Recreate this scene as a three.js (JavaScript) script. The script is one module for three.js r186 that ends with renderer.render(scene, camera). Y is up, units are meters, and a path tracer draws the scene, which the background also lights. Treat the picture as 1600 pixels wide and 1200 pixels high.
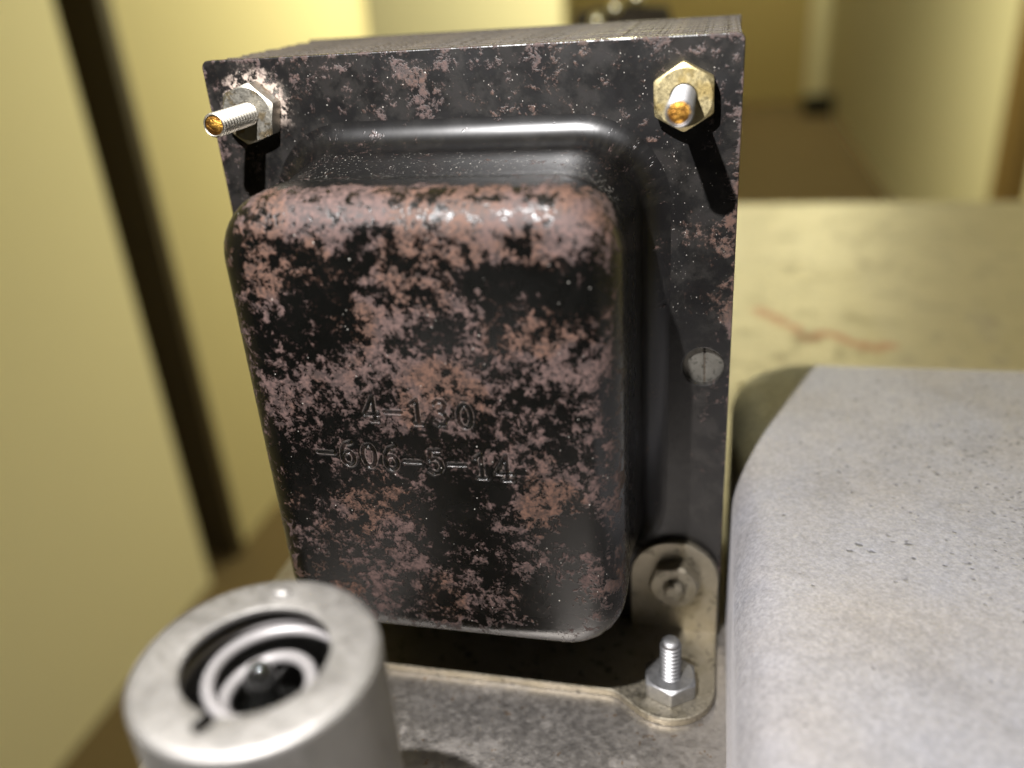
import * as THREE from 'three';
import { mergeGeometries, mergeVertices, toCreasedNormals } from 'three/addons/utils/BufferGeometryUtils.js';
import { RectAreaLightUniformsLib } from 'three/addons/lights/RectAreaLightUniformsLib.js';

// ---------------------------------------------------------------- camera, lamps, exposure
const scene = new THREE.Scene();
scene.background = new THREE.Color(0, 0, 0);
const camera = new THREE.PerspectiveCamera(48.287, 4 / 3, 0.005, 30);
camera.position.set(0.03707, 0.11082, 0.12453);
camera.rotation.set(-0.44703, 0.25219, -0.07363, 'YXZ');
camera.focus = 0.123;
camera.userData.fStop = 8.6;                       // a phone lens: an opening of about 3.4 mm
scene.add(camera);
const renderer = new THREE.WebGLRenderer({ antialias: true });
renderer.setSize(1024, 768);
renderer.toneMapping = THREE.LinearToneMapping;
renderer.toneMappingExposure = 1;
renderer.shadowMap.enabled = true;
RectAreaLightUniformsLib.init();

const LAMP = { at: [-7, 197, 123], aim: [14, 40, 10], cd: 0.4, color: [1, 0.975, 0.97], radius: 1.6 };   // mm
const ADDED_PENDANT = { at: [-0.16, 0.27, -1.85], cd: 2.6, radius: 0.07 };                        // m; added lamp, placed for the balance of warm light on walls and deck
const DOWNLIGHT = { at: [0.6, 1.6, -5.05], cd: 4.5, radius: 0.06 };
const WARM = [1, 0.94, 0.55];

// ---------------------------------------------------------------- helpers
const MM = 0.001, taken = {};
function numbered(n) { const k = taken[n] = (taken[n] ?? -1) + 1; return k ? n + '_' + String(k).padStart(3, '0') : n; }
function thing(name, label, category, base = [0, 0, 0], group) {
  const o = new THREE.Group(); o.name = numbered(name); o.position.set(...base).multiplyScalar(MM); scene.add(o);
  o.userData = { label, category, base }; if (group) o.userData.group = group;
  delete o.userData.base; o.base = base;
  return o;
}
function part(parent, name, geo, mat, label) {      // geo is in millimetres, in the place's own axes
  const g = geo.clone(), b = parent.base; g.translate(-b[0], -b[1], -b[2]); g.scale(MM, MM, MM);
  const m = new THREE.Mesh(g, mat); m.name = name; m.castShadow = m.receiveShadow = true; m.base = b;
  if (label) m.userData.label = label;
  parent.add(m); return m;
}
function struct(name, geo, mat) {                   // geo is in metres
  const m = new THREE.Mesh(geo, mat); m.name = numbered(name); m.castShadow = m.receiveShadow = true; m.userData.kind = 'structure'; scene.add(m); return m;
}
function box(x0, x1, y0, y1, z0, z1) { const g = new THREE.BoxGeometry(x1 - x0, y1 - y0, z1 - z0); g.translate((x0 + x1) / 2, (y0 + y1) / 2, (z0 + z1) / 2); return g; }
let seed = 7;
function rnd() { seed = (seed * 1664525 + 1013904223) >>> 0; return seed / 4294967296; }
const clamp = (v, a = 0, b = 1) => v < a ? a : v > b ? b : v;
const sst = (a, b, v) => { const t = clamp((v - a) / (b - a)); return t * t * (3 - 2 * t); };
const mix = (a, b, t) => a + (b - a) * t;
const LAT = new Float32Array(65536); for (let i = 0; i < 65536; i++) LAT[i] = rnd();
function vn(x, y) {
  const xi = Math.floor(x), yi = Math.floor(y); let u = x - xi, v = y - yi; u = u * u * (3 - 2 * u); v = v * v * (3 - 2 * v);
  const x0 = xi & 255, x1 = (xi + 1) & 255, y0 = (yi & 255) << 8, y1 = ((yi + 1) & 255) << 8;
  const a = LAT[x0 | y0], b = LAT[x1 | y0], c = LAT[x0 | y1], d = LAT[x1 | y1];
  return a + (b - a) * u + (c - a + (a - b - c + d) * u) * v;
}
function fbm(x, y, oct = 5, gain = 0.55) {
  let s = 0, a = 1, t = 0;
  for (let i = 0; i < oct; i++) { s += a * vn(x, y); t += a; a *= gain; const q = x * 1.62 - y * 1.18 + 17.3; y = x * 1.18 + y * 1.62 + 5.1; x = q; }
  return s / t;
}
const enc = (c) => { c = clamp(c); return Math.round(255 * (c <= 0.0031308 ? 12.92 * c : 1.055 * Math.pow(c, 1 / 2.4) - 0.055)); };
function tex(data, w, h, srgb, wrap = THREE.ClampToEdgeWrapping) {
  const t = new THREE.DataTexture(data, w, h, THREE.RGBAFormat, data instanceof Float32Array ? THREE.FloatType : THREE.UnsignedByteType);
  t.magFilter = THREE.LinearFilter; t.minFilter = THREE.LinearFilter; t.wrapS = t.wrapT = wrap;
  if (srgb) t.colorSpace = THREE.SRGBColorSpace;
  t.needsUpdate = true; return t;
}
/* Fills colour (linear), roughness and height from one function of the place on the surface in millimetres. */
function surface(w, h, x0, x1, y0, y1, fn, wrap) {
  const col = new Uint8Array(w * h * 4), rou = new Uint8Array(w * h * 4), hei = new Float32Array(w * h * 4), o = {};
  for (let j = 0, k = 0; j < h; j++) for (let i = 0; i < w; i++, k += 4) {
    const x = x0 + (x1 - x0) * (i + 0.5) / w, y = y0 + (y1 - y0) * (j + 0.5) / h;
    fn(x, y, o);
    col[k] = enc(o.r); col[k + 1] = enc(o.g); col[k + 2] = enc(o.b); col[k + 3] = 255;
    const q = Math.round(255 * clamp(o.rough)), m = Math.round(255 * clamp(o.metal ?? 0)); rou[k] = 0; rou[k + 1] = q; rou[k + 2] = m; rou[k + 3] = 255;
    hei[k] = hei[k + 1] = hei[k + 2] = o.h; hei[k + 3] = 1;
  }
  const a = tex(col, w, h, true, wrap), b = tex(rou, w, h, false, wrap), c = tex(hei, w, h, false, wrap);
  return { map: a, roughnessMap: b, bumpMap: c, roughness: 1 };
}
const lin = (r, g, b) => new THREE.Color().setRGB(r, g, b);
const std = (c, roughness, metalness = 0, extra = {}) => new THREE.MeshStandardMaterial({ color: lin(...c), roughness, metalness, ...extra });

/* Points of a rounded rectangle, with the same count whatever its size. */
function roundRect(hx, hy, r, nc = 10, ne = 14) {
  const out = [], cs = [[1, 1, 0], [-1, 1, 1], [-1, -1, 2], [1, -1, 3]];
  cs.forEach(([sx, sy, q], ci) => {
    const cx = sx * (hx - r), cy = sy * (hy - r);
    for (let i = 0; i <= nc; i++) { const a = (q + i / nc) * Math.PI / 2; out.push([cx + r * Math.cos(a), cy + r * Math.sin(a)]); }
    const [tx, ty, tq] = cs[(ci + 1) % 4], a = tq * Math.PI / 2, from = out[out.length - 1], to = [tx * (hx - r) + r * Math.cos(a), ty * (hy - r) + r * Math.sin(a)];
    for (let i = 1; i < ne; i++) out.push([mix(from[0], to[0], i / ne), mix(from[1], to[1], i / ne)]);
  });
  return out;
}
/* A pressed shell: rings of rounded rectangles [hx, hy, r, z, run]; run is the way along the sheet from the flat face, which lays out its uv. Capped on the first ring. */
function shell(rings, span, bow = 0) {
  const pos = [], uv = [], idx = [], [h0x, h0y, r0, z0] = rings[0], N = roundRect(1, 1, 0.1).length;
  const caps = [0.02, 0.2, 0.4, 0.6, 0.8, 0.93];
  const all = [...caps.map((k) => ({ k })), ...rings.map((r) => ({ r }))];
  for (const it of all) {
    if (it.k) for (const [x, y] of roundRect(h0x, h0y, r0)) { pos.push(x * it.k, y * it.k, z0 + bow * (1 - it.k * it.k)); uv.push(x * it.k / span[0] + 0.5, y * it.k / span[1] + 0.5); }
    else {
      const [hx, hy, r, z, run] = it.r, P = roundRect(hx, hy, r), U = roundRect(h0x + run, h0y + run, r0 + run);
      P.forEach(([x, y], i) => { pos.push(x, y, z); uv.push(U[i][0] / span[0] + 0.5, U[i][1] / span[1] + 0.5); });
    }
  }
  for (let j = 0; j + 1 < all.length; j++) for (let i = 0; i < N; i++) { const a = j * N + i, b = j * N + (i + 1) % N, c = a + N, d = b + N; idx.push(a, c, b, b, c, d); }
  for (let i = 1; i + 1 < N; i++) idx.push(0, i, i + 1);
  const g = new THREE.BufferGeometry();
  g.setAttribute('position', new THREE.Float32BufferAttribute(pos, 3)); g.setAttribute('uv', new THREE.Float32BufferAttribute(uv, 2)); g.setIndex(idx); g.computeVertexNormals();
  return g;
}
function profileRings(HX, HY, RC, prof) {           // prof: [[inset, z], ...] from the flat face outwards
  let run = 0; return prof.map(([s, z], i) => { if (i) run += Math.hypot(s - prof[i - 1][0], z - prof[i - 1][1]); return [HX - s, HY - s, Math.max(RC - s, 2.2), z, run]; });
}
function threaded(r, length, pitch, tip = 0.5, seg = 28) {   // along +z from 0
  const p = []; let y = 0;
  while (y < length - tip) { p.push([r * 0.78, y], [r * 0.8, y + pitch * 0.15], [r, y + pitch * 0.45], [r, y + pitch * 0.58], [r * 0.8, y + pitch * 0.88]); y += pitch; }
  p.push([r * 0.86, y], [r * 0.93, length - tip * 0.8], [r * 0.84, length - 0.1], [r * 0.78, length]);
  const g = new THREE.LatheGeometry(p.map(([a, b]) => new THREE.Vector2(a, b)), seg); g.rotateX(Math.PI / 2);
  return toCreasedNormals(g, 0.6);
}
function hexNut(af, thick, hole, turn = 0) {        // faces +z, from z = 0: flat ring, corners turned off to a cone, six flats
  const N = 96, rc = af / 2 * 0.96, pos = [], rows = [];
  for (let i = 0; i <= N; i++) {
    const a = i / N * Math.PI * 2, w = ((a + Math.PI / 6) % (Math.PI / 3)) - Math.PI / 6, r = Math.min(af / 2 / Math.cos(Math.PI / 6 - Math.abs(w)), af / Math.sqrt(3) * 0.985), c = Math.cos(a + turn), q = Math.sin(a + turn), zt = thick - (r - rc) * 0.55;
    rows.push([[hole, 0.02], [hole, thick - 0.28], [hole + 0.28, thick], [rc, thick], [r, zt], [r, 0.1], [r - 0.1, 0]].map(([d, z]) => [d * c, d * q, z]));
  }
  for (let i = 0; i < N; i++) for (let k = 0; k < 6; k++) { const a = rows[i][k], b = rows[i + 1][k], c = rows[i][k + 1], d = rows[i + 1][k + 1]; pos.push(...a, ...c, ...b, ...b, ...c, ...d); }
  const g = new THREE.BufferGeometry(); g.setAttribute('position', new THREE.Float32BufferAttribute(pos, 3)); g.setAttribute('uv', new THREE.Float32BufferAttribute(new Float32Array(pos.length / 3 * 2), 2)); g.computeVertexNormals();
  return toCreasedNormals(g, 0.45);
}
// ---------------------------------------------------------------- rust and paint
const DOME_RUST = [[-16.0,34.6,5.1,2.6,0.9],[-5.1,33.7,6.5,2.5,0.8],[6.1,32.8,8.6,2.8,0.9],[18.5,33.1,7.4,3.0,1.0],[21.7,28.9,4.5,3.5,0.8],[5.7,28.9,9.5,2.8,0.5],[13.6,28.5,6.2,2.4,0.6],[-1.4,21.3,6.4,3.2,0.9],[-4.5,17.7,3.5,2.3,0.6],[-20.1,29.7,2.5,5.2,0.5],[-13.3,30.9,5.2,2.5,0.35],[-19.4,22.3,3.7,3.6,0.25],[-1.3,12.4,8.3,3.8,0.75],[-8.3,13.5,4.5,3.8,0.5],[3.7,9.8,6.1,3.3,0.7],[7.8,16.7,3.3,3.6,0.3],[14.8,15.2,4.9,4.5,0.75],[21.2,13.7,5.2,3.6,0.8],[15.8,19.7,1.4,1.4,0.7],[-12.4,10.5,4.2,4.4,0.45],[-15.8,12.3,3.3,3.9,0.3],[-20.2,14.1,2.8,2.9,0.2],[-22.8,6.1,3.9,3.1,0.25],[14.1,4.1,5.1,2.1,0.55],[18.9,6.8,2.5,1.9,0.3],[11.3,-6.1,4.9,3.7,0.5],[-0.7,5.8,6.3,2.2,0.35],[-9.5,-0.8,5.7,2.1,0.45],[11.7,0.1,5.2,2.6,0.45],[18.5,-2.9,3.9,2.5,0.45],[2.7,-0.5,3.6,2.6,0.2],[-5.9,-9.6,5.8,4.5,0.35],[-12.1,-8.5,4.0,4.5,0.3],[9.5,-11.0,6.9,5.0,0.55],[16.6,-6.7,5.3,3.7,0.45],[-3.8,-16.1,2.8,6.5,0.5],[13.4,-15.0,6.8,4.0,0.45],[-15.7,-15.0,6.2,4.8,0.3],[-21.4,-17.9,4.3,4.9,0.25],[0.3,-23.9,6.0,3.7,0.3],[21.9,-18.6,3.1,5.7,0.7],[23.4,3.7,2.3,3.9,0.5],[24.0,-6.1,1.5,4.2,0.4],[-18.1,5.4,3.9,6.2,0.25],[-7.5,-21.2,6.1,3.7,0.25],[6.0,-25.6,5.9,2.5,0.3],[-13.9,-23.1,6.3,3.8,0.2],[24.4,33.8,2.9,3.0,0.5],[20.0,23.3,5.7,4.1,-1.2],[13.4,24.9,3.2,2.1,-0.6],[24.2,22.2,2.7,4.1,-0.6],[-10.5,22.0,3.4,3.6,-0.7],[-2.7,27.2,5.0,1.5,-0.4],[-15.4,19.7,3.6,4.6,-0.35],[-11.4,16.6,3.6,2.3,-0.5],[-21.4,-1.6,6.0,6.1,-0.8],[-20.7,-8.6,4.1,4.6,-0.4],[-2.5,2.0,8.2,1.4,-0.7],[2.3,-8.9,4.5,6.9,-1.3],[18.1,8.6,4.5,3.3,-0.9],[20.3,1.1,3.4,3.0,-0.7],[-11.0,-4.6,5.8,2.0,-0.5],[18.9,-13.9,4.5,4.4,-0.5],[22.6,-11.4,2.2,3.2,-0.5],[-12.9,32.9,2.1,1.5,-0.6],[-16.4,28.4,2.7,1.7,-0.6],[6.5,1.7,3.6,2.0,-0.3],[-10.4,-13.3,3.0,3.5,-0.3],[15.8,-23.3,5.6,4.8,-0.8],[-22.3,17.7,1.9,4.7,-0.3],[6.6,-18.5,3.8,2.9,-0.3],[25.1,8.5,1.1,5.6,-0.8],[10.8,22.8,2.4,1.7,-0.4]];
const PLATE_RUST = [[-23.1,98.0,7.1,2.3,0.5],[-6.9,98.6,3.9,3.5,0.6],[-4.8,95.4,2.4,2.2,0.6],[14.6,94.7,1.8,3.9,0.7],[8.4,99.7,9.0,1.4,0.5],[-14.6,99.8,8.8,1.4,0.35],[-30.3,98.7,3.1,1.8,0.4],[37.5,67.4,3.2,6.1,0.6],[38.9,78.0,1.2,5.7,0.7],[39.3,89.6,0.8,10.6,0.35],[37.8,72.8,2.7,2.9,0.5],[37.1,45.9,1.8,3.0,0.7],[33.7,50.3,3.9,2.3,0.1],[36.9,26.3,2.6,5.3,0.1],[-38.9,91.9,1.3,8.0,0.4],[35.5,56.5,1.9,1.1,0.6],[-8.6,89.0,2.5,1.3,0.7],[33.0,98.9,5.0,1.6,0.3],[-37.9,98.6,2.2,1.9,0.5],[39.1,61.3,1.9,4.2,0.5],[2.5,96.0,5.6,2.6,-0.6],[-15.2,95.8,5.0,1.8,-0.4],[22.7,96.9,5.2,3.4,-0.5],[33.4,38.6,6.1,26.2,-0.6],[34.3,82.7,3.5,5.5,-0.8]];
function bias(list, x, y) {
  let b = 0;
  for (let i = 0; i < list.length; i++) { const q = list[i], u = (x - q[0]) / q[2], v = (y - q[1]) / q[3], d = u * u + v * v; if (d < 4) b += q[4] * Math.exp(-d * 1.1); }
  return b;
}
/* Enamel eaten by flowering rust: o.m is how far the rust has come. */
function rustAt(x, y, b, o) {
  const wx = x + 0.7 * (vn(x * 0.7 + 3, y * 0.7) - 0.5), wy = y + 0.7 * (vn(x * 0.7 + 40, y * 0.7 + 7) - 0.5);
  const n = 0.5 * (fbm(wx * 0.2 + 11, wy * 0.2 + 4, 7, 0.8) - 0.5) + 0.7 * (fbm(wx * 0.75 + 51, wy * 0.75 + 14, 5, 0.82) - 0.5);
  o.m = sst(-0.03, 0.065, n + b);
  const f = fbm(x * 2.1, y * 2.1 + 70, 4, 0.7), warm = sst(0.5, 0.66, fbm(x * 0.12 + 90, y * 0.12, 3) + 0.1 * (f - 0.5)), thin = sst(0.35, 0.6, f);
  o.m = Math.max(o.m, 0.6 * sst(-0.13, 0.03, n + b) * sst(0.5, 0.68, f));   // a thin bloom of fine specks round the patches
  const k = 0.5 * mix(0.0, 2.0, f);
  o.rr = mix(0.108, 0.118, warm) * k; o.rg = mix(0.064, 0.058, warm) * k; o.rb = mix(0.055, 0.037, warm) * k; o.f = f; o.thin = thin;
}
function paint(o, pr, m, e = 1) {
  m *= mix(0.72, 1, o.thin);
  o.r = mix(0.003 * e, o.rr, m); o.g = mix(0.0028 * e, o.rg, m); o.b = mix(0.0026 * e, o.rb, m);
  o.rough = mix(pr, 0.62 + 0.25 * o.f, sst(0.1, 0.7, m));
}
// stamped numbers, drawn once and read as relief
const STAMP = (() => {
  const W = 1024, H = 512, c = document.createElement('canvas'); c.width = W; c.height = H;
  const g = c.getContext('2d'); g.fillStyle = '#000'; g.fillRect(0, 0, W, H);
  g.strokeStyle = '#fff'; g.lineWidth = 14; g.lineCap = 'round'; g.lineJoin = 'round';
  const S = 28;                                    // pixels for a millimetre; the canvas is 36.6 by 18.3 mm
  const G = {                                      // strokes of the punches, in a cell 1 wide and 1.55 high
    0: (e) => e(0.5, 0.775, 0.36, 0.68), 1: (e, l) => l([[0.22, 1.25], [0.52, 1.5], [0.52, 0.06]], [[0.3, 0.05], [0.75, 0.05]]),
    3: (e, l) => l([[0.15, 1.3], [0.35, 1.48], [0.62, 1.46], [0.78, 1.22], [0.66, 0.95], [0.42, 0.84], [0.7, 0.72], [0.84, 0.42], [0.66, 0.12], [0.36, 0.06], [0.14, 0.26]]),
    4: (e, l) => l([[0.66, 0.05], [0.66, 1.5], [0.1, 0.44], [0.92, 0.44]], [[0.44, 0.05], [0.88, 0.05]]),
    5: (e, l) => l([[0.82, 1.48], [0.26, 1.46], [0.2, 0.86], [0.5, 0.98], [0.78, 0.82], [0.86, 0.48], [0.68, 0.14], [0.38, 0.06], [0.14, 0.24]]),
    6: (e, l) => { e(0.5, 0.46, 0.35, 0.4); l([[0.16, 0.5], [0.2, 0.95], [0.42, 1.34], [0.76, 1.48]]); },
    '-': (e, l) => l([[0.0, 0.68], [0.95, 0.68]]),
  };
  function write(text, x, y, pitch, size, drop) {
    [...text].forEach((ch, i) => {
      const jx = (rnd() - 0.5) * 4, jy = (rnd() - 0.5) * 7, ox = x + i * pitch + jx, oy = y + i * drop + jy;
      const e = (cx, cy, rx, ry) => { g.beginPath(); g.ellipse(ox + cx * size, oy - cy * size, rx * size, ry * size, 0, 0, Math.PI * 2); g.stroke(); };
      const l = (...ps) => ps.forEach((p) => { g.beginPath(); p.forEach(([a, b], k) => k ? g.lineTo(ox + a * size, oy - b * size) : g.moveTo(ox + a * size, oy - b * size)); g.stroke(); });
      G[ch]?.(e, l);
    });
  }
  write('4-130', 238, 150, 92, 70, 3);
  write('-606-5-14', 20, 352, 90, 72, 3.6);
  const d = g.getImageData(0, 0, W, H).data, raw = new Float32Array(W * H), tmp = new Float32Array(W * H);
  for (let i = 0; i < W * H; i++) raw[i] = d[i * 4] / 255;
  const blur = (R) => { for (let y = 0; y < H; y++) for (let x = 0; x < W; x++) { let s = 0, n = 0; for (let k = -R; k <= R; k++) { const q = x + k; if (q >= 0 && q < W) { s += raw[y * W + q]; n++; } } tmp[y * W + x] = s / n; }
    for (let y = 0; y < H; y++) for (let x = 0; x < W; x++) { let s = 0, n = 0; for (let k = -R; k <= R; k++) { const q = y + k; if (q >= 0 && q < H) { s += tmp[q * W + x]; n++; } } raw[y * W + x] = s / n; } };
  blur(2); const sharp = raw.slice(); blur(6); blur(5);
  return (x, y) => {                               // millimetres from the middle of the dome: depth of the punch and the lip it throws up
    const u = (x + 17.2 + DOME.cx) * S, v = (10.2 - y - 0.7) * S; if (u < 1 || v < 1 || u >= W - 2 || v >= H - 2) return 0;
    const xi = u | 0, yi = v | 0, fx = u - xi, fy = v - yi, k = yi * W + xi;
    const at = (a) => mix(mix(a[k], a[k + 1], fx), mix(a[k + W], a[k + W + 1], fx), fy);
    return -0.9 * at(sharp) + 0.6 * at(raw);
  };
})();
const DOME = { HX: 31.1, HY: 39.2, RC: 13.5, cx: -0.4, cy: 53.0, span: [120, 140] };
const specks = (n, fn) => { const out = []; for (let i = 0; i < n; i++) out.push(fn()); return out; };
function dust(map, w, h, x0, x1, y0, y1, list) {    // single grains of pale dust on the paint
  const d = map.image.data;
  for (const [x, y, r, v] of list) {
    const cx = (x - x0) / (x1 - x0) * w, cy = (y - y0) / (y1 - y0) * h, R = r / (x1 - x0) * w;
    for (let j = Math.floor(cy - R); j <= cy + R; j++) for (let i = Math.floor(cx - R); i <= cx + R; i++) {
      if (i < 0 || j < 0 || i >= w || j >= h || (i - cx) ** 2 + (j - cy) ** 2 > R * R) continue;
      const k = (j * w + i) * 4; d[k] = Math.max(d[k], enc(v)); d[k + 1] = Math.max(d[k + 1], enc(v * 0.94)); d[k + 2] = Math.max(d[k + 2], enc(v * 0.84));
    }
  }
}
const domeTex = surface(2048, 2048, -60, 60, -70, 70, (x, y, o) => {
  // the sheet's run out from the flat face
  const ax = Math.max(0, Math.abs(x) - 21.5), ay = Math.max(0, Math.abs(y) - 29.9), run = Math.max(ax, ay);
  let b = 0.135 * bias(DOME_RUST, clamp(x + DOME.cx, -25.5, 25.5), clamp(y + 0.7, -29, 35)) - mix(0.072, 0.056, sst(-12, 6, y));
  if (run > 7.5) b = mix(b, -0.2, sst(7.5, 10.5, run));
  if (y > 40 && y < 50 && x > 4 && x < 26) b += 0.15 * Math.exp(-(((x - 16) / 7) ** 2) - (((y - 42.5) / 2.2) ** 2));
  if (x < -18 && run > 6 && run < 16 && y > -10) b += 0.05;
  const letters = Math.abs(x) < 20 && y > -8 && y < 13 ? STAMP(x, y) : 0;
  rustAt(x, y, b, o);
  o.m = o.m * (1 - 0.8 * sst(-0.1, -0.3, letters));   // enamel holds in the punched numbers and is worn to metal along their lips
  paint(o, 0.2 + 0.12 * fbm(x * 0.3, y * 0.3 + 33, 3), o.m, mix(0.6, 1, sst(16, 22, run)));
  if (run > 16) { const grime = 0.003 * sst(16, 24, run) * sst(0.42, 0.7, fbm(x * 0.35 + 7, y * 0.35, 5, 0.65)); o.r += grime; o.g += grime * 0.9; o.b += grime * 0.8; o.rough = mix(o.rough, 0.36, 0.6 * sst(20, 27, run)); }
  const lip = sst(0.07, 0.2, letters) * sst(0.32, 0.5, o.f); o.r = mix(o.r, 0.12, lip); o.g = mix(o.g, 0.095, lip); o.b = mix(o.b, 0.085, lip);
  o.h = 0.5 + 1.1 * letters + 0.07 * o.m * (0.5 + o.f) + 0.012 * fbm(x * 0.5, y * 0.5, 3);
});
dust(domeTex.map, 2048, 2048, -60, 60, -70, 70, [
  ...specks(900, () => [(rnd() - 0.5) * 54, 42 + 15 * Math.pow(rnd(), 1.2), 0.05 + 0.07 * rnd() * rnd(), 0.12 + 0.5 * rnd() * rnd()]),
  ...specks(160, () => { const a = rnd() * 1.5; return [17 + 17 * Math.cos(a) + 4 * rnd(), 26 + 20 * Math.sin(a) + 4 * rnd(), 0.06 + 0.08 * rnd(), 0.15 + 0.5 * rnd() * rnd()]; }),
  ...specks(110, () => [(rnd() - 0.5) * 50, (rnd() - 0.5) * 66, 0.04 + 0.05 * rnd(), 0.15 + 0.45 * rnd()]),
]);
const plateTex = surface(1536, 1536, -41, 41, 0, 103, (x, y, o) => {
  const edge = Math.min(40 - Math.abs(x), 101.8 - y);
  let b = 0.15 * bias(PLATE_RUST, x, y) - 0.148 + 0.15 * Math.exp(-edge * edge / 0.3);
  if (Math.abs(x) < 30 && y > 16 && y < 88) b = -0.5;
  rustAt(x + 200, y, b, o);
  paint(o, 0.3 + 0.14 * fbm(x * 0.25, y * 0.25 + 50, 3), o.m * 0.7);
  const nr = Math.hypot(x + 32.25, y - 94.4), crust = sst(6.6, 4.6, nr + 3.2 * (fbm(x * 0.8 + 3, y * 0.8, 4, 0.7) - 0.5)) * sst(0.4, 0.6, fbm(x * 1.3, y * 1.3 + 20, 4, 0.75)) * sst(92, 95, y + 0.2 * x + 6.5);   // pale flaking crust round one nut
  o.r = mix(o.r, 0.3, crust); o.g = mix(o.g, 0.24, crust); o.b = mix(o.b, 0.2, crust); o.rough = mix(o.rough, 0.8, crust); o.m += crust;
  const grime = 0.008 * sst(0.42, 0.7, fbm(x * 0.35 + 7, y * 0.35, 5, 0.65)); o.r += grime; o.g += grime * 0.9; o.b += grime * 0.8;
  o.h = 0.5 + 0.08 * o.m * (0.5 + o.f) + 0.03 * fbm(x * 0.9, y * 0.9, 3);
});
dust(plateTex.map, 1536, 1536, -41, 41, 0, 103, [
  ...specks(700, () => [(rnd() - 0.5) * 78, 60 + 41 * rnd(), 0.05 + 0.05 * rnd() * rnd(), 0.06 + 0.4 * rnd() ** 3]),
  ...specks(150, () => [29 + 9 * rnd() * rnd(), 62 + 26 * rnd(), 0.04 + 0.06 * rnd() * rnd(), 0.04 + 0.3 * rnd() ** 3]),
]);
const M = {
  dome: new THREE.MeshPhysicalMaterial({ ...domeTex, bumpScale: 0.00055, specularIntensity: 1 }),
  plate: new THREE.MeshPhysicalMaterial({ ...plateTex, bumpScale: 0.0004 }),
};
// rusty sheet edges, plated steel, grey paint: small tiles with uv laid in millimetres
function tile(size, n, fn) { const s = surface(n, n, 0, size, 0, size, fn, THREE.RepeatWrapping); for (const k of ['map', 'roughnessMap', 'bumpMap']) s[k].repeat.set(1 / size, 1 / size); return s; }
const wrapN = (x, y, s, oct, g = 0.6, f = 1) => { // noise that meets itself at the tile's edge
  const u = x / s, v = y / s, a = fbm(x * f, y * f, oct, g), b = fbm((x - s) * f, y * f, oct, g), c = fbm(x * f, (y - s) * f, oct, g), d = fbm((x - s) * f, (y - s) * f, oct, g), m = mix(mix(a, b, u), mix(c, d, u), v);
  return 0.5 + (m - 0.5) / Math.sqrt((u * u + (1 - u) ** 2) * (v * v + (1 - v) ** 2));
};
M.core = std([1, 1, 1], 1, 0, { ...tile(40, 512, (x, y, o) => { const n = wrapN(x, y, 40, 5, 0.65, 0.5), f = wrapN(x, y, 40, 3, 0.6, 3); const k = mix(0.5, 1.4, f); o.r = mix(0.024, 0.062, n) * k; o.g = mix(0.019, 0.048, n) * k; o.b = mix(0.014, 0.031, n) * k; o.rough = 0.55 + 0.3 * f; o.h = f; }), bumpScale: 0.00025 });
M.zinc = std([1, 1, 1], 1, 1, { ...tile(20, 512, (x, y, o) => { const n = wrapN(x, y, 20, 5, 0.6, 0.5), f = wrapN(x, y, 20, 4, 0.7, 3), d = sst(0.56, 0.68, n); const k = 0.8 + 0.4 * f; o.r = mix(0.38, 0.27, d) * k; o.g = mix(0.36, 0.22, d) * k; o.b = mix(0.31, 0.14, d) * k; o.rough = 0.34 + 0.25 * f; o.metal = mix(0.8, 0.5, d); o.h = f; }), bumpScale: 0.00002 });
M.chromate = std([1, 1, 1], 1, 1, { ...tile(20, 512, (x, y, o) => { const n = wrapN(x, y, 20, 5, 0.62, 0.4), f = wrapN(x, y, 20, 4, 0.7, 3), d = sst(0.45, 0.7, n); const k = 0.72 + 0.5 * f; o.r = mix(0.4, 0.36, d) * k; o.g = mix(0.34, 0.28, d) * k; o.b = mix(0.19, 0.12, d) * k; o.rough = 0.36 + 0.28 * f; o.metal = 0.75; o.h = f; }), bumpScale: 0.00002 });
M.bracket = std([1, 1, 1], 1, 1, { ...tile(25, 512, (x, y, o) => { const n = wrapN(x, y, 25, 5, 0.62, 0.3), f = wrapN(x, y, 25, 4, 0.7, 2.4), d = sst(0.4, 0.72, n), s = sst(0.63, 0.72, wrapN(x + 9, y, 25, 5, 0.7, 0.7)); const k = (0.75 + 0.45 * f) * (1 - 0.5 * s); o.r = mix(0.31, 0.28, d) * k; o.g = mix(0.28, 0.25, d) * k; o.b = mix(0.22, 0.185, d) * k; o.rough = 0.4 + 0.25 * f; o.metal = 0.6; o.h = f; }), bumpScale: 0.00007 });
M.galv = std([1, 1, 1], 1, 1, { ...tile(20, 512, (x, y, o) => { const n = wrapN(x, y, 20, 4, 0.6, 0.7), f = wrapN(x, y, 20, 4, 0.7, 3); const k = 0.7 + 0.5 * f; o.r = 0.33 * k; o.g = 0.33 * k; o.b = 0.335 * k; o.rough = 0.36 + 0.25 * n; o.metal = 0.75; o.h = f; }), bumpScale: 0.00002 });
M.dullSteel = std([1, 1, 1], 1, 1, { ...tile(10, 256, (x, y, o) => { const n = wrapN(x, y, 10, 5, 0.65, 0.8), s = sst(0.6, 0.7, wrapN(x + 3, y, 10, 5, 0.7, 1.6)); const k = mix(0.7, 1.2, n) * (1 - 0.6 * s); o.r = 0.21 * k; o.g = 0.2 * k; o.b = 0.175 * k; o.rough = 0.6; o.metal = 0.2; o.h = n; }), bumpScale: 0.00004 });
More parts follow.
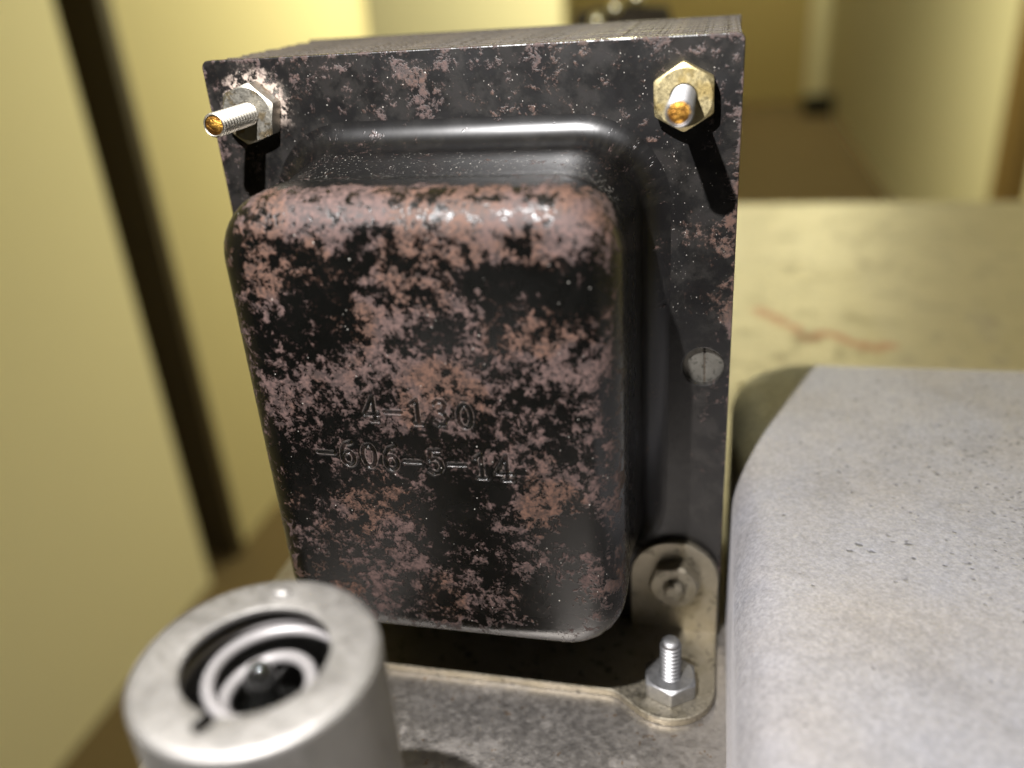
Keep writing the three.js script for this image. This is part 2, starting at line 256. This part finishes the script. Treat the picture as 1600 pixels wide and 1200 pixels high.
M.goldTip = std([1, 1, 1], 1, 1, { ...tile(6, 256, (x, y, o) => { const f = wrapN(x, y, 6, 4, 0.6, 1.2), d = sst(0.3, 0.7, f); o.r = mix(0.2, 0.46, d); o.g = mix(0.09, 0.26, d); o.b = mix(0.02, 0.05, d); o.rough = 0.35 + 0.3 * f; o.metal = 0.6; o.h = f; }), bumpScale: 0.0003 });
function uvMM(g) {                                  // box-laid uv in millimetres
  const p = g.attributes.position, n = g.attributes.normal, uv = new Float32Array(p.count * 2);
  for (let i = 0; i < p.count; i++) {
    const ax = Math.abs(n.getX(i)), ay = Math.abs(n.getY(i)), az = Math.abs(n.getZ(i)), x = p.getX(i), y = p.getY(i), z = p.getZ(i);
    const q = az >= ax && az >= ay ? [x, y] : ay >= ax ? [x, z] : [z, y]; uv[2 * i] = q[0]; uv[2 * i + 1] = q[1];
  }
  g.setAttribute('uv', new THREE.BufferAttribute(uv, 2)); return g;
}
const at = (g, x, y, z) => { g.translate(x, y, z); return uvMM(g); };

// ---------------------------------------------------------------- the corridor behind
const room = {
  cream: std([0.82, 0.77, 0.6], 0.75), tan: std([0.58, 0.52, 0.34], 0.75), white: std([0.76, 0.72, 0.55], 0.6), end: std([0.45, 0.36, 0.17], 0.8),
  carpet: std([0.16, 0.115, 0.062], 0.95), dark: std([0.012, 0.011, 0.008], 0.9), wood: std([0.16, 0.1, 0.035], 0.6), ceiling: std([0.75, 0.72, 0.66], 0.9),
};
struct('corridor_floor', box(-1.3, 1.2, -0.89, -0.79, -6.3, 0.7), room.carpet);
struct('corridor_wall_left', box(-1.25, -0.777, -0.79, 1.65, -0.89, 0.7), room.cream);
struct('corridor_wall_right', box(0.7, 0.82, -0.79, 1.65, -6.1, 0.7), room.white);
struct('corridor_wall_end', box(-1.3, 0.7, -0.79, 1.65, -6.2, -6.1), room.end);
struct('corridor_ceiling', box(-1.3, 1.2, 1.65, 1.75, -6.3, 0.7), room.ceiling);
struct('wall_recess', box(-1.3, -1.2, -0.79, 1.65, -0.962, -0.885), std([0.05, 0.036, 0.02], 0.8));  // back of the gap: its shade is painted in as a near-black colour
struct('door_jamb', box(-1.2, -0.765, -0.79, 1.65, -0.985, -0.962), std([0.045, 0.031, 0.015], 0.7));  // coloured near-black instead of wood brown, to paint in the shade of the gap
struct('wall_panel', box(-0.9, -0.777, -0.79, 1.65, -1.92, -0.985), room.tan);
struct('wall_return', box(-1.3, -0.43, -0.79, 1.65, -2.66, -2.6), room.cream);
struct('door_casing', box(0.58, 0.69, -0.79, 1.4, -6.1, -6.06), room.white);
struct('door_jamb', box(0.655, 0.7, -0.79, 1.4, -2.06, -1.95), room.wood);
const stop = thing('door_stop', 'small dark door stop on the carpet at the end of the corridor', 'door stop', [640, -790, -5560]);
{
  const s = new THREE.Shape(); s.moveTo(-110, 0); s.lineTo(110, 0); s.lineTo(110, 30); s.lineTo(60, 95); s.lineTo(-110, 95);
  const g = new THREE.ExtrudeGeometry(s, { depth: 90, bevelEnabled: true, bevelSize: 6, bevelThickness: 6, bevelSegments: 2 }); g.translate(640, -784, -5600);
  part(stop, 'wedge', g, room.dark);
}
{
  const [x, y, z] = ADDED_PENDANT.at.map((v) => v * 1000), o = thing('added_pendant_lamp', 'unseen round glass pendant lamp added for the warm light in the corridor', 'lamp', [x, 1650, z]);  // unseen fitting, added to light the corridor walls
  const cord = new THREE.CylinderGeometry(4, 4, 1649 - y - 105, 12); cord.translate(x, (1649 + y + 105) / 2, z); part(o, 'cord', cord, room.dark);
  const cap = new THREE.LatheGeometry([[0.1, 40], [12, 40], [26, 22], [34, -6], [0.1, -6]].map(([a, b]) => new THREE.Vector2(a, b)), 24); cap.translate(x, y + 70, z); part(o, 'lamp_cap', cap, room.wood);
  const bulb = new THREE.SphereGeometry(ADDED_PENDANT.radius * 1000, 32, 20); bulb.translate(x, y, z); part(o, 'glass_bulb', bulb, new THREE.MeshStandardMaterial({ color: 0xffffff, roughness: 0.4, emissive: lin(...WARM), emissiveIntensity: 6 }));
  const l = new THREE.PointLight(lin(...WARM), ADDED_PENDANT.cd, 0, 2); l.position.set(...ADDED_PENDANT.at); l.shadow.radius = ADDED_PENDANT.radius / 0.02 * 0.8; l.castShadow = true; l.name = 'added_pendant_lamp_light'; scene.add(l);
}

{
  const [x, y, z] = DOWNLIGHT.at.map((v) => v * 1000), r = DOWNLIGHT.radius * 1000, o = thing('ceiling_lamp', 'small round lamp on the ceiling at the end of the corridor', 'lamp', [x, 1650, z]);
  const base = new THREE.LatheGeometry([[0.1, 49.5], [70, 49.5], [74, 30], [55, 22], [0.1, 22]].map(([a, b]) => new THREE.Vector2(a, b)), 28); base.translate(x, y, z); part(o, 'lamp_base', base, room.white);
  const bulb = new THREE.SphereGeometry(r, 28, 16); bulb.scale(1, 0.35, 1); bulb.translate(x, y, z); part(o, 'glass_bulb', bulb, new THREE.MeshStandardMaterial({ color: 0xffffff, roughness: 0.4, emissive: lin(...WARM), emissiveIntensity: 6 }));
  const l = new THREE.PointLight(lin(...WARM), DOWNLIGHT.cd, 0, 2); l.position.set(...DOWNLIGHT.at); l.shadow.radius = 2.4; l.castShadow = true; l.name = 'ceiling_lamp_light'; scene.add(l);
}

// ---------------------------------------------------------------- the chassis deck
const CH = { x0: -50.5, x1: 188, z0: -311, z1: 112 };
const RED = [[53.5, -163.9], [58.4, -155.2], [63.1, -149.7], [66.3, -139.2], [72.6, -144.8], [79.5, -137.4], [86.3, -132.9], [90.4, -135.6]];
const deckTex = surface(1024, 2048, CH.x0, CH.x1, CH.z0, CH.z1, (x, z, o) => {
  const n = fbm(x * 0.06, z * 0.06, 5, 0.6), f = fbm(x * 1.2 + 5, z * 1.2, 3, 0.7), g = vn(x * 4.7, z * 4.7), s = sst(0.57, 0.7, fbm(x * 0.16 + 60, z * 0.16, 5, 0.65));
  let k = mix(0.9, 1.1, n) * mix(0.8, 1.2, f) * (1 - 0.1 * s), rust = sst(0.735, 0.78, fbm(x * 0.5 + 20, z * 0.5 + 8, 4, 0.75)) * 0.7;
  o.r = mix(0.44 * k, 0.26, rust); o.g = mix(0.41 * k, 0.16, rust); o.b = mix(0.38 * k, 0.08, rust);
  let d = 99; for (let i = 1; i < RED.length; i++) { const [ax, az] = RED[i - 1], [bx, bz] = RED[i], t = clamp(((x - ax) * (bx - ax) + (z - az) * (bz - az)) / ((bx - ax) ** 2 + (bz - az) ** 2)); d = Math.min(d, Math.hypot(x - ax - t * (bx - ax), z - az - t * (bz - az))); }
  const red = sst(5, 1, d + 7 * (fbm(x * 0.33, z * 0.33 + 3, 4, 0.65) - 0.42)) * 0.5;
  o.r = mix(o.r, 0.42, red); o.g = mix(o.g, 0.12, red); o.b = mix(o.b, 0.08, red);
  o.rough = 0.38 + 0.14 * f + 0.1 * s + 0.1 * red; o.metal = 0.05 * (1 - rust) * (1 - red); o.h = 0.5 * f + 0.5 * g;
});
M.deck = new THREE.MeshPhysicalMaterial({ metalness: 1, specularIntensity: 0.5, ...deckTex, bumpScale: 0.00006 });
const chassis = thing('metal_chassis', 'dull plated steel chassis deck that carries the transformer, marked with red scrawl', 'chassis', [50, -60, -100]);
{
  const s = new THREE.Shape(), r = 6, R = 12, { x0, x1, z0, z1 } = CH;             // in x and -z
  s.moveTo(x0 + r, -z1); s.lineTo(x1 - r, -z1); s.absarc(x1 - r, -z1 + r, r, -Math.PI / 2, 0); s.lineTo(x1, -z0 - R); s.absarc(x1 - R, -z0 - R, R, 0, Math.PI / 2); s.lineTo(x0 + r, -z0); s.absarc(x0 + r, -z0 - r, r, Math.PI / 2, Math.PI); s.lineTo(x0, -z1 + r); s.absarc(x0 + r, -z1 + r, r, Math.PI, Math.PI * 1.5);
  const h = new THREE.Path(); h.absarc(48.7, 102.2, 3.2, 0, Math.PI * 2, true); s.holes.push(h);
  const g = new THREE.ExtrudeGeometry(s, { depth: 59, bevelEnabled: true, bevelSize: 0.9, bevelThickness: 1, bevelOffset: -0.9, bevelSegments: 3, curveSegments: 16 });
  g.rotateX(-Math.PI / 2); g.translate(0, -60, 0);
  const p = g.attributes.position, uv = g.attributes.uv;
  g.translate(0, -p.array.reduce((m, v, i) => i % 3 === 1 ? Math.max(m, v) : m, -1e9), 0);
  for (let i = 0; i < p.count; i++) uv.setXY(i, (p.getX(i) - x0) / (x1 - x0), (p.getZ(i) - z0) / (z1 - z0));
  part(chassis, 'deck', g, M.deck);
}
struct('bench', box(-0.045, 0.145, -0.79, -0.0645, -0.3, 0.1), std([0.12, 0.08, 0.045], 0.7));

// ---------------------------------------------------------------- the transformer
const PL = { W: 80, H: 101.8 };
const tr = thing('transformer', 'black enamelled transformer with rust-flowered end bell stamped 4-130 and -606-5-14', 'transformer', [0, 0, 0]);
{
  const s = new THREE.Shape(), w = PL.W / 2, y0 = 1.7, y1 = PL.H, c = 1.1;
  s.moveTo(-w + c, y0); s.lineTo(w - c, y0); s.absarc(w - c, y0 + c, c, -Math.PI / 2, 0); s.lineTo(w, y1 - c); s.absarc(w - c, y1 - c, c, 0, Math.PI / 2); s.lineTo(-w + c, y1); s.absarc(-w + c, y1 - c, c, Math.PI / 2, Math.PI); s.lineTo(-w, y0 + c); s.absarc(-w + c, y0 + c, c, Math.PI, Math.PI * 1.5);
  for (const x of [-35.9, 35.9]) { const h = new THREE.Path(); h.absarc(x, 53.4, 3.0 + 0.18, 0, Math.PI * 2, true); s.holes.push(h); }
  const g = new THREE.ExtrudeGeometry(s, { depth: 0.95, bevelEnabled: true, bevelSize: 0.18, bevelThickness: 0.18, bevelOffset: -0.18, bevelSegments: 2, curveSegments: 20 });
  g.translate(0, 0, -0.95 - 0.18);
  const p = g.attributes.position, uv = g.attributes.uv; for (let i = 0; i < p.count; i++) uv.setXY(i, (p.getX(i) + 41) / 82, p.getY(i) / 103);
  part(tr, 'bell_flange', g, M.plate);
  // the bell, pressed from sheet: flat face, round shoulder, slightly waisted wall, flare into the flange
  const prof = []; const N = 12;
  for (let i = 0; i <= N; i++) { const a = Math.PI / 2 * (1 - i / N); prof.push([9.6 - 5.1 * Math.cos(a), 23.7 + 5.1 * Math.sin(a)]); }
  for (const q of [[4.48, 21], [4.5, 19.5], [4.62, 18.2], [4.85, 17], [4.95, 15.6], [4.85, 13.8], [4.6, 11.5], [4.35, 9], [4.12, 6.5]]) prof.push(q);
  for (let i = 0; i <= 8; i++) { const t = Math.PI / 2 * (1 - i / 8); prof.push([0 + 4 * Math.sin(t), 4 - 4 * Math.cos(t) + 0.02]); }
  const d = shell(profileRings(DOME.HX, DOME.HY, DOME.RC, prof), DOME.span, 0.35); d.translate(DOME.cx, DOME.cy, 0);
  part(tr, 'end_bell', d, M.dome);
  // the iron core: a comb of thin sheets seen on edge
  const k = new THREE.Shape(), z0 = -38.6, z1 = -1.3, n = 46, step = (z1 - z0) / n; k.moveTo(z0, 2); k.lineTo(z1, 2);
  for (let i = n; i > 0; i--) { const za = z0 + i * step, zb = za - step, h = 101.35 + 0.5 * (rnd() - 0.5); k.lineTo(za - 0.1, h); k.lineTo(zb + 0.14, h); k.lineTo(zb + 0.06, h - 0.45); }
  k.lineTo(z0, 2);
  const core = new THREE.ExtrudeGeometry(k, { depth: 79.2, bevelEnabled: false, curveSegments: 1 }); core.rotateY(-Math.PI / 2); core.translate(39.6, 0, 0);
  part(tr, 'lamination_stack', uvMM(core), M.core);
  const back = box(-40, 40, 1.7, 101.7, -40, -38.7); part(tr, 'rear_plate', uvMM(back), M.core);
  // what shows through the hole in the flange
  const rs = new THREE.Shape(); rs.absarc(35.9, 53.4, 3.4, 0, Math.PI * 2); const slot = new THREE.Path(); slot.moveTo(36.0, 50.2); slot.lineTo(36.35, 50.2); slot.lineTo(36.2, 56.6); slot.lineTo(35.85, 56.6); rs.holes.push(slot);
  const rg = new THREE.ExtrudeGeometry(rs, { depth: 0.09, bevelEnabled: false, curveSegments: 24 }); rg.translate(0, 0, -1.285); 
  part(tr, 'slotted_screw', uvMM(rg), M.dullSteel, 'pale screw end with a slot, seen through the hole in the flange');
}
// bolts through the flange
function bolt(x, y, z, length, turn, nutMat, studMat, tipMat, af = 8.4, thick = 2.8, r = 1.72, label) {
  const st = threaded(r, length, 0.79); const b = part(tr, 'threaded_bolt', at(st, x, y, z), studMat, label);
  part(b, 'hex_nut', at(hexNut(af, thick, r * 0.95, turn), x, y, z + 0.05), nutMat);
  const tip = new THREE.LatheGeometry([[0, 0.12], [r * 0.4, 0.1], [r * 0.72, 0.04], [r * 0.8, -0.06]].map(([a, q]) => new THREE.Vector2(a, q)).reverse(), 20); tip.rotateX(Math.PI / 2);
  part(b, 'bolt_tip', at(tip, x, y, z + length), tipMat);
}
bolt(-32.25, 94.2, 0.02, 12.4, 0.32, M.zinc, M.zinc, M.goldTip, 8.0, 2.9);
bolt(32.25, 94.2, 0.02, 15.6, 0.55, M.chromate, M.galv, M.goldTip, 7.9, 2.8);
bolt(32.25, 12.95, 1.55, 4.0, 0.2, M.bracket, M.bracket, M.bracket, 7.9, 2.7, 1.7);
bolt(-32.25, 12.95, 1.55, 4.0, 0.9, M.bracket, M.bracket, M.bracket, 7.9, 2.7, 1.7);
// the foot: one folded strip with a round lug at each end
{
  const s = new THREE.Shape(), zn = 17.8, L = 7.6, cx = 32.2, cz = 15.1;            // shape in x and -z
  s.moveTo(-39.8, -0.1); s.lineTo(-39.8, -cz); s.absarc(-cx, -cz, L, Math.PI, Math.PI * 1.72);
  s.bezierCurveTo(-24.4, -zn - 1.2, -24.2, -zn, -21.5, -zn); s.lineTo(21.5, -zn); s.bezierCurveTo(24.2, -zn, 24.4, -zn - 1.2, cx - L * Math.cos(0.88), -cz - L * Math.sin(0.88));
  s.absarc(cx, -cz, L, Math.PI * 1.28, Math.PI * 2); s.lineTo(39.8, -0.1);
  const foot = new THREE.ExtrudeGeometry(s, { depth: 1.1, bevelEnabled: true, bevelSize: 0.2, bevelThickness: 0.2, bevelOffset: -0.2, bevelSegments: 2, curveSegments: 20 }); foot.rotateX(-Math.PI / 2); foot.translate(0, 0.21, 0);
  const parts = [foot];
  for (const q of [-1, 1]) {
    const t = new THREE.Shape(); t.moveTo(q * cx - L, 1.3); t.lineTo(q * cx + L, 1.3); t.lineTo(q * cx + L, 12.9); t.absarc(q * cx, 12.9, L, 0, Math.PI); t.lineTo(q * cx - L, 1.3);
    const tab = new THREE.ExtrudeGeometry(t, { depth: 1.1, bevelEnabled: true, bevelSize: 0.2, bevelThickness: 0.2, bevelOffset: -0.2, bevelSegments: 2, curveSegments: 24 }); tab.translate(0, 0, 0.22); parts.push(tab);
  }
  const g = mergeGeometries(parts); part(tr, 'mounting_bracket', uvMM(g), M.bracket);
  for (const q of [-1, 1]) {
    const st = threaded(1.75, 10.0, 0.79, 1.2); st.rotateX(-Math.PI / 2); const b = part(tr, 'mounting_stud', at(st, q * 32.4, 1.5, 15.7), M.galv);
    const nut = hexNut(8.0, 3.0, 1.65, 0.62); nut.rotateX(-Math.PI / 2); part(b, 'hex_nut', at(nut, q * 32.4, 1.53, 15.7), M.galv);
    const cap = new THREE.SphereGeometry(1.38, 20, 8, 0, Math.PI * 2, 0, Math.PI / 2); cap.scale(1, 0.35, 1); part(b, 'stud_end', at(cap, q * 32.4, 11.45, 15.7), M.galv);
  }
}

// ---------------------------------------------------------------- the grey cover
const CV = { x0: 41.6, x1: 121.6, z0: -54.5, z1: 78, h: 32 }, CVspan = [180, 240];
const pits = []; for (let i = 0; i < 2600; i++) { const x = (rnd() - 0.5) * 70, z = (rnd() - 0.5) * 125, k = sst(-30, 10, x) * sst(22, -8, z) + 0.03; if (rnd() < k) pits.push([x, z, 0.2 + 0.3 * rnd() * rnd(), rnd() * 3.14, 0.5 + 0.5 * rnd()]); }
for (const [x, z] of [[57.8, 16], [60.7, 15.8], [59.2, 14.3], [66, 13.4]]) pits.push([x - 81.6, z - 11.75, 0.5, 0.2, 1]);
const pitGrid = {}; for (const q of pits) for (let a = -1; a <= 1; a++) for (let b = -1; b <= 1; b++) (pitGrid[(Math.floor(q[0] / 2) + a) + ',' + (Math.floor(q[1] / 2) + b)] ??= []).push(q);
const coverTex = surface(1536, 1792, -90, 90, -120, 120, (x, v, o) => {
  const z = -v, n = fbm(x * 0.07, z * 0.07, 5, 0.6), f = fbm(x * 1.5, z * 1.5, 3, 0.7), g = vn(x * 3.3, z * 3.3), n2 = fbm(x * 0.05 + 40, z * 0.05 + 30, 4, 0.6), smear = sst(0.55, 0.7, fbm(x * 0.12 + 7, z * 0.2 + 90, 5, 0.62));
  let pit = 0; const L = pitGrid[Math.floor(x / 2) + ',' + Math.floor(z / 2)];
  if (L) for (const [px, pz, r, a, dp] of L) { const u = (x - px) * Math.cos(a) + (z - pz) * Math.sin(a), w = -(x - px) * Math.sin(a) + (z - pz) * Math.cos(a); pit = Math.max(pit, dp * sst(1, 0.35, Math.hypot(u / (r * 1.5), w / r) + 0.5 * (g - 0.5))); }
  const k = mix(0.9, 1.1, n) * mix(0.74, 1.26, fbm(x * 2.2, z * 2.2, 3, 0.8)) * (1 - 0.08 * smear) * (1 - 0.5 * pit), t = (n2 - 0.5) * 0.18;
  o.r = 0.4 * k * (1 + t * 0.5); o.g = 0.393 * k; o.b = 0.408 * k * (1 - t);
  o.rough = 0.74 + 0.16 * f; o.metal = 0; o.h = 0.62 + 0.2 * f + 0.12 * g - 0.5 * pit;
});
M.cover = new THREE.MeshPhysicalMaterial({ ...coverTex, metalness: 1, bumpScale: 0.00022, specularIntensity: 0.5 });
const cover = thing('metal_cover', 'low pale grey pitted metal cover with round corners beside the transformer', 'cover', [(CV.x0 + CV.x1) / 2, 0, (CV.z0 + CV.z1) / 2]);
{
  const prof = [], R = 7; for (let i = 0; i <= 10; i++) { const a = Math.PI / 2 * (1 - i / 10); prof.push([R - R * Math.cos(a), CV.h - R + R * Math.sin(a)]); }
  for (const y of [22, 14, 6, 0.05]) prof.push([0, y]);
  const g = shell(profileRings((CV.x1 - CV.x0) / 2, (CV.z1 - CV.z0) / 2, 16, prof), CVspan, 0.3);
  g.rotateX(-Math.PI / 2); g.translate((CV.x0 + CV.x1) / 2, 0, (CV.z0 + CV.z1) / 2);
  part(cover, 'shell', g, M.cover);
}

// ---------------------------------------------------------------- tube shield with its spring, and the tube inside
const TS = { x: -4.7, z: 69.2, h: 53, r: 12.1, hole: 7.2 };
M.shield = std([1, 1, 1], 1, 1, { ...tile(40, 512, (x, y, o) => { const n = wrapN(x, y, 40, 5, 0.6, 0.2), f = wrapN(x, y, 40, 4, 0.7, 1.6), s = sst(0.55, 0.66, wrapN(x + 5, y + 9, 40, 5, 0.65, 0.35)); const k = mix(0.85, 1.1, n) * mix(0.9, 1.1, f) * (1 - 0.14 * s); o.r = 0.31 * k; o.g = 0.3 * k; o.b = 0.285 * k; o.rough = 0.5 + 0.2 * f; o.metal = 0.3; o.h = f; }), bumpScale: 0.00005 });
M.spring = std([0.21, 0.2, 0.197], 0.45, 0.3);
M.tubeGlass = new THREE.MeshPhysicalMaterial({ color: lin(0.008, 0.008, 0.0075), roughness: 0.08, specularIntensity: 1, clearcoat: 0.5, clearcoatRoughness: 0.05 });
const shield = thing('tube_shield', 'satin grey cylindrical tube shield with an open top ring and coiled spring', 'tube shield', [TS.x, 0, TS.z]);
{
  const sh = 0.9, pr = [[TS.r - 0.7, 0.05], [TS.r, 0.05], [TS.r, 20]]; for (let i = 0; i <= 8; i++) { const a = i / 8 * Math.PI / 2; pr.push([TS.r - sh + sh * Math.cos(a), TS.h - sh + sh * Math.sin(a)]); }
  pr.push([TS.r - sh, TS.h - 0.8], [TS.r - sh, 0.05], [TS.r - 0.7, 0.05]);
  const w = toCreasedNormals(new THREE.LatheGeometry(pr.map(([a, b]) => new THREE.Vector2(a, b)), 72), 0.6); part(shield, 'can_wall', at(w, TS.x, 0, TS.z), M.shield);
  const bev = 0.16, s = new THREE.Shape(); s.absarc(0, 0, TS.r - sh + 0.03 - bev, 0, Math.PI * 2);
  const h = new THREE.Path(), hr = TS.hole + bev, na = -1.66, nw = 0.12;              // a narrow notch runs out from the hole
  for (let i = 0; i <= 64; i++) { const a = na + nw + i / 64 * (Math.PI * 2 - 2 * nw), q = hr; i ? h.lineTo(q * Math.cos(a), q * Math.sin(a)) : h.moveTo(q * Math.cos(a), q * Math.sin(a)); }
  for (const [da, dr] of [[-nw, 1.6], [-nw * 0.3, 2.2], [nw * 0.5, 2.1], [nw, 0.9]]) h.lineTo((hr + dr) * Math.cos(na + da), (hr + dr) * Math.sin(na + da));
  s.holes.push(h);
  const ring = new THREE.ExtrudeGeometry(s, { depth: 0.4, bevelEnabled: true, bevelSize: bev, bevelThickness: 0.16, bevelSegments: 3, curveSegments: 64 }); ring.rotateX(-Math.PI / 2); ring.translate(0, TS.h - 0.56 - 0.01, 0);
  part(shield, 'top_ring', at(toCreasedNormals(ring, 0.5), TS.x, 0, TS.z), M.shield);
  class Coil extends THREE.Curve { getPoint(t, o = new THREE.Vector3()) { const a = 0.4 + t * Math.PI * 2 * 2.6, r = t < 0.4 ? 8.6 : mix(8.6, 4.4, sst(0.4, 0.66, t)); return o.set(r * Math.cos(a) + 0.5 * t, mix(TS.h - 2.6, TS.h - 4.6, t) + 0.35 * Math.sin(a * 1.5), -r * Math.sin(a)); } }
  const c = new THREE.TubeGeometry(new Coil(), 160, 0.7, 10); part(shield, 'coil_spring', at(c, TS.x, 0, TS.z), M.spring);
  const lug = new THREE.SphereGeometry(1.0, 16, 10); lug.scale(1.1, 0.5, 0.7); part(shield, 'crimp_lug', at(lug, TS.x - 1.8, TS.h + 0.05, TS.z - 9.2), M.shield);
}
const tube = thing('vacuum_tube', 'dark glass vacuum tube with a pointed tip inside the shield', 'vacuum tube', [TS.x, 0, TS.z]);
{
  const pr = [[0.01, 52.2], [0.7, 52.0], [1.3, 51.2], [1.55, 50.0], [1.6, 48.4], [1.9, 46.6], [3.0, 45.2], [4.8, 44.2], [6.2, 42.9], [7.1, 41.2], [7.4, 39], [7.4, 24], [7.4, 6], [6.9, 0.06], [0.01, 0.06]].reverse();
  const g = new THREE.LatheGeometry(new THREE.SplineCurve(pr.map(([a, b]) => new THREE.Vector2(a, b))).getPoints(60), 48); g.translate(TS.x, 0, TS.z); part(tube, 'bulb', g, M.tubeGlass);
}

// ---------------------------------------------------------------- out of focus on the deck behind: a dark terminal post with bright nuts
const post = thing('terminal_post', 'dark terminal post with shiny round nuts behind the transformer', 'terminal', [-4, 0, -262]);
{
  const g = new THREE.LatheGeometry([[0.01, 0.05], [13, 0.05], [13, 6], [9, 9], [8, 70], [19, 78], [21, 88], [19, 94], [0.01, 96]].map(([a, b]) => new THREE.Vector2(a, b)), 32); g.translate(-4, 0, -262); part(post, 'insulator', g, std([0.03, 0.022, 0.012], 0.95));
  for (const [x, y, z] of [[-11.5, 91.5, -239.5], [-4.5, 95.5, -241.5], [3.5, 98.6, -245]]) { const n = new THREE.SphereGeometry(2.9, 24, 14); n.scale(1, 0.95, 0.9); n.translate(x, y, z); part(post, 'round_nut', n, std([0.85, 0.8, 0.55], 0.3, 1)); }
}

// ---------------------------------------------------------------- the hand torch that lights the close-up, above and left of the lens
const torch = thing('hand_torch', 'small hand torch aimed down at the transformer', 'torch', LAMP.at);
{
  const from = new THREE.Vector3(...LAMP.at), to = new THREE.Vector3(...LAMP.aim), dir = to.clone().sub(from).normalize(), q = new THREE.Quaternion().setFromUnitVectors(new THREE.Vector3(0, 0, 1), dir);
  const put = (g, d) => { g.translate(0, 0, d); g.applyQuaternion(q); g.translate(...LAMP.at); return g; };
  const body = new THREE.LatheGeometry([[0.01, -62], [6, -62], [6, -8], [8.2, -3], [8.2, -1], [4, -1], [4, -2.6], [0.01, -2.6]].map(([a, b]) => new THREE.Vector2(a, b)), 32); body.rotateX(Math.PI / 2);
  part(torch, 'torch_body', put(body, -1), room.dark);
  const lens = new THREE.CylinderGeometry(1.6, 1.6, 0.5, 24); lens.rotateX(Math.PI / 2);
  part(torch, 'lamp_lens', put(lens, -1.9), new THREE.MeshStandardMaterial({ color: 0xffffff, emissive: lin(...LAMP.color), emissiveIntensity: 6 }));
  const l = new THREE.SpotLight(lin(...LAMP.color), LAMP.cd, 0, 1.15, 0.5, 2); l.position.copy(from).multiplyScalar(MM); l.target.position.copy(to).multiplyScalar(MM); l.shadow.radius = LAMP.radius / 20; l.castShadow = true; l.shadow.mapSize.set(2048, 2048); l.shadow.camera.near = 0.01; l.name = 'hand_torch_light';
  scene.add(l, l.target);
}
renderer.render(scene, camera);
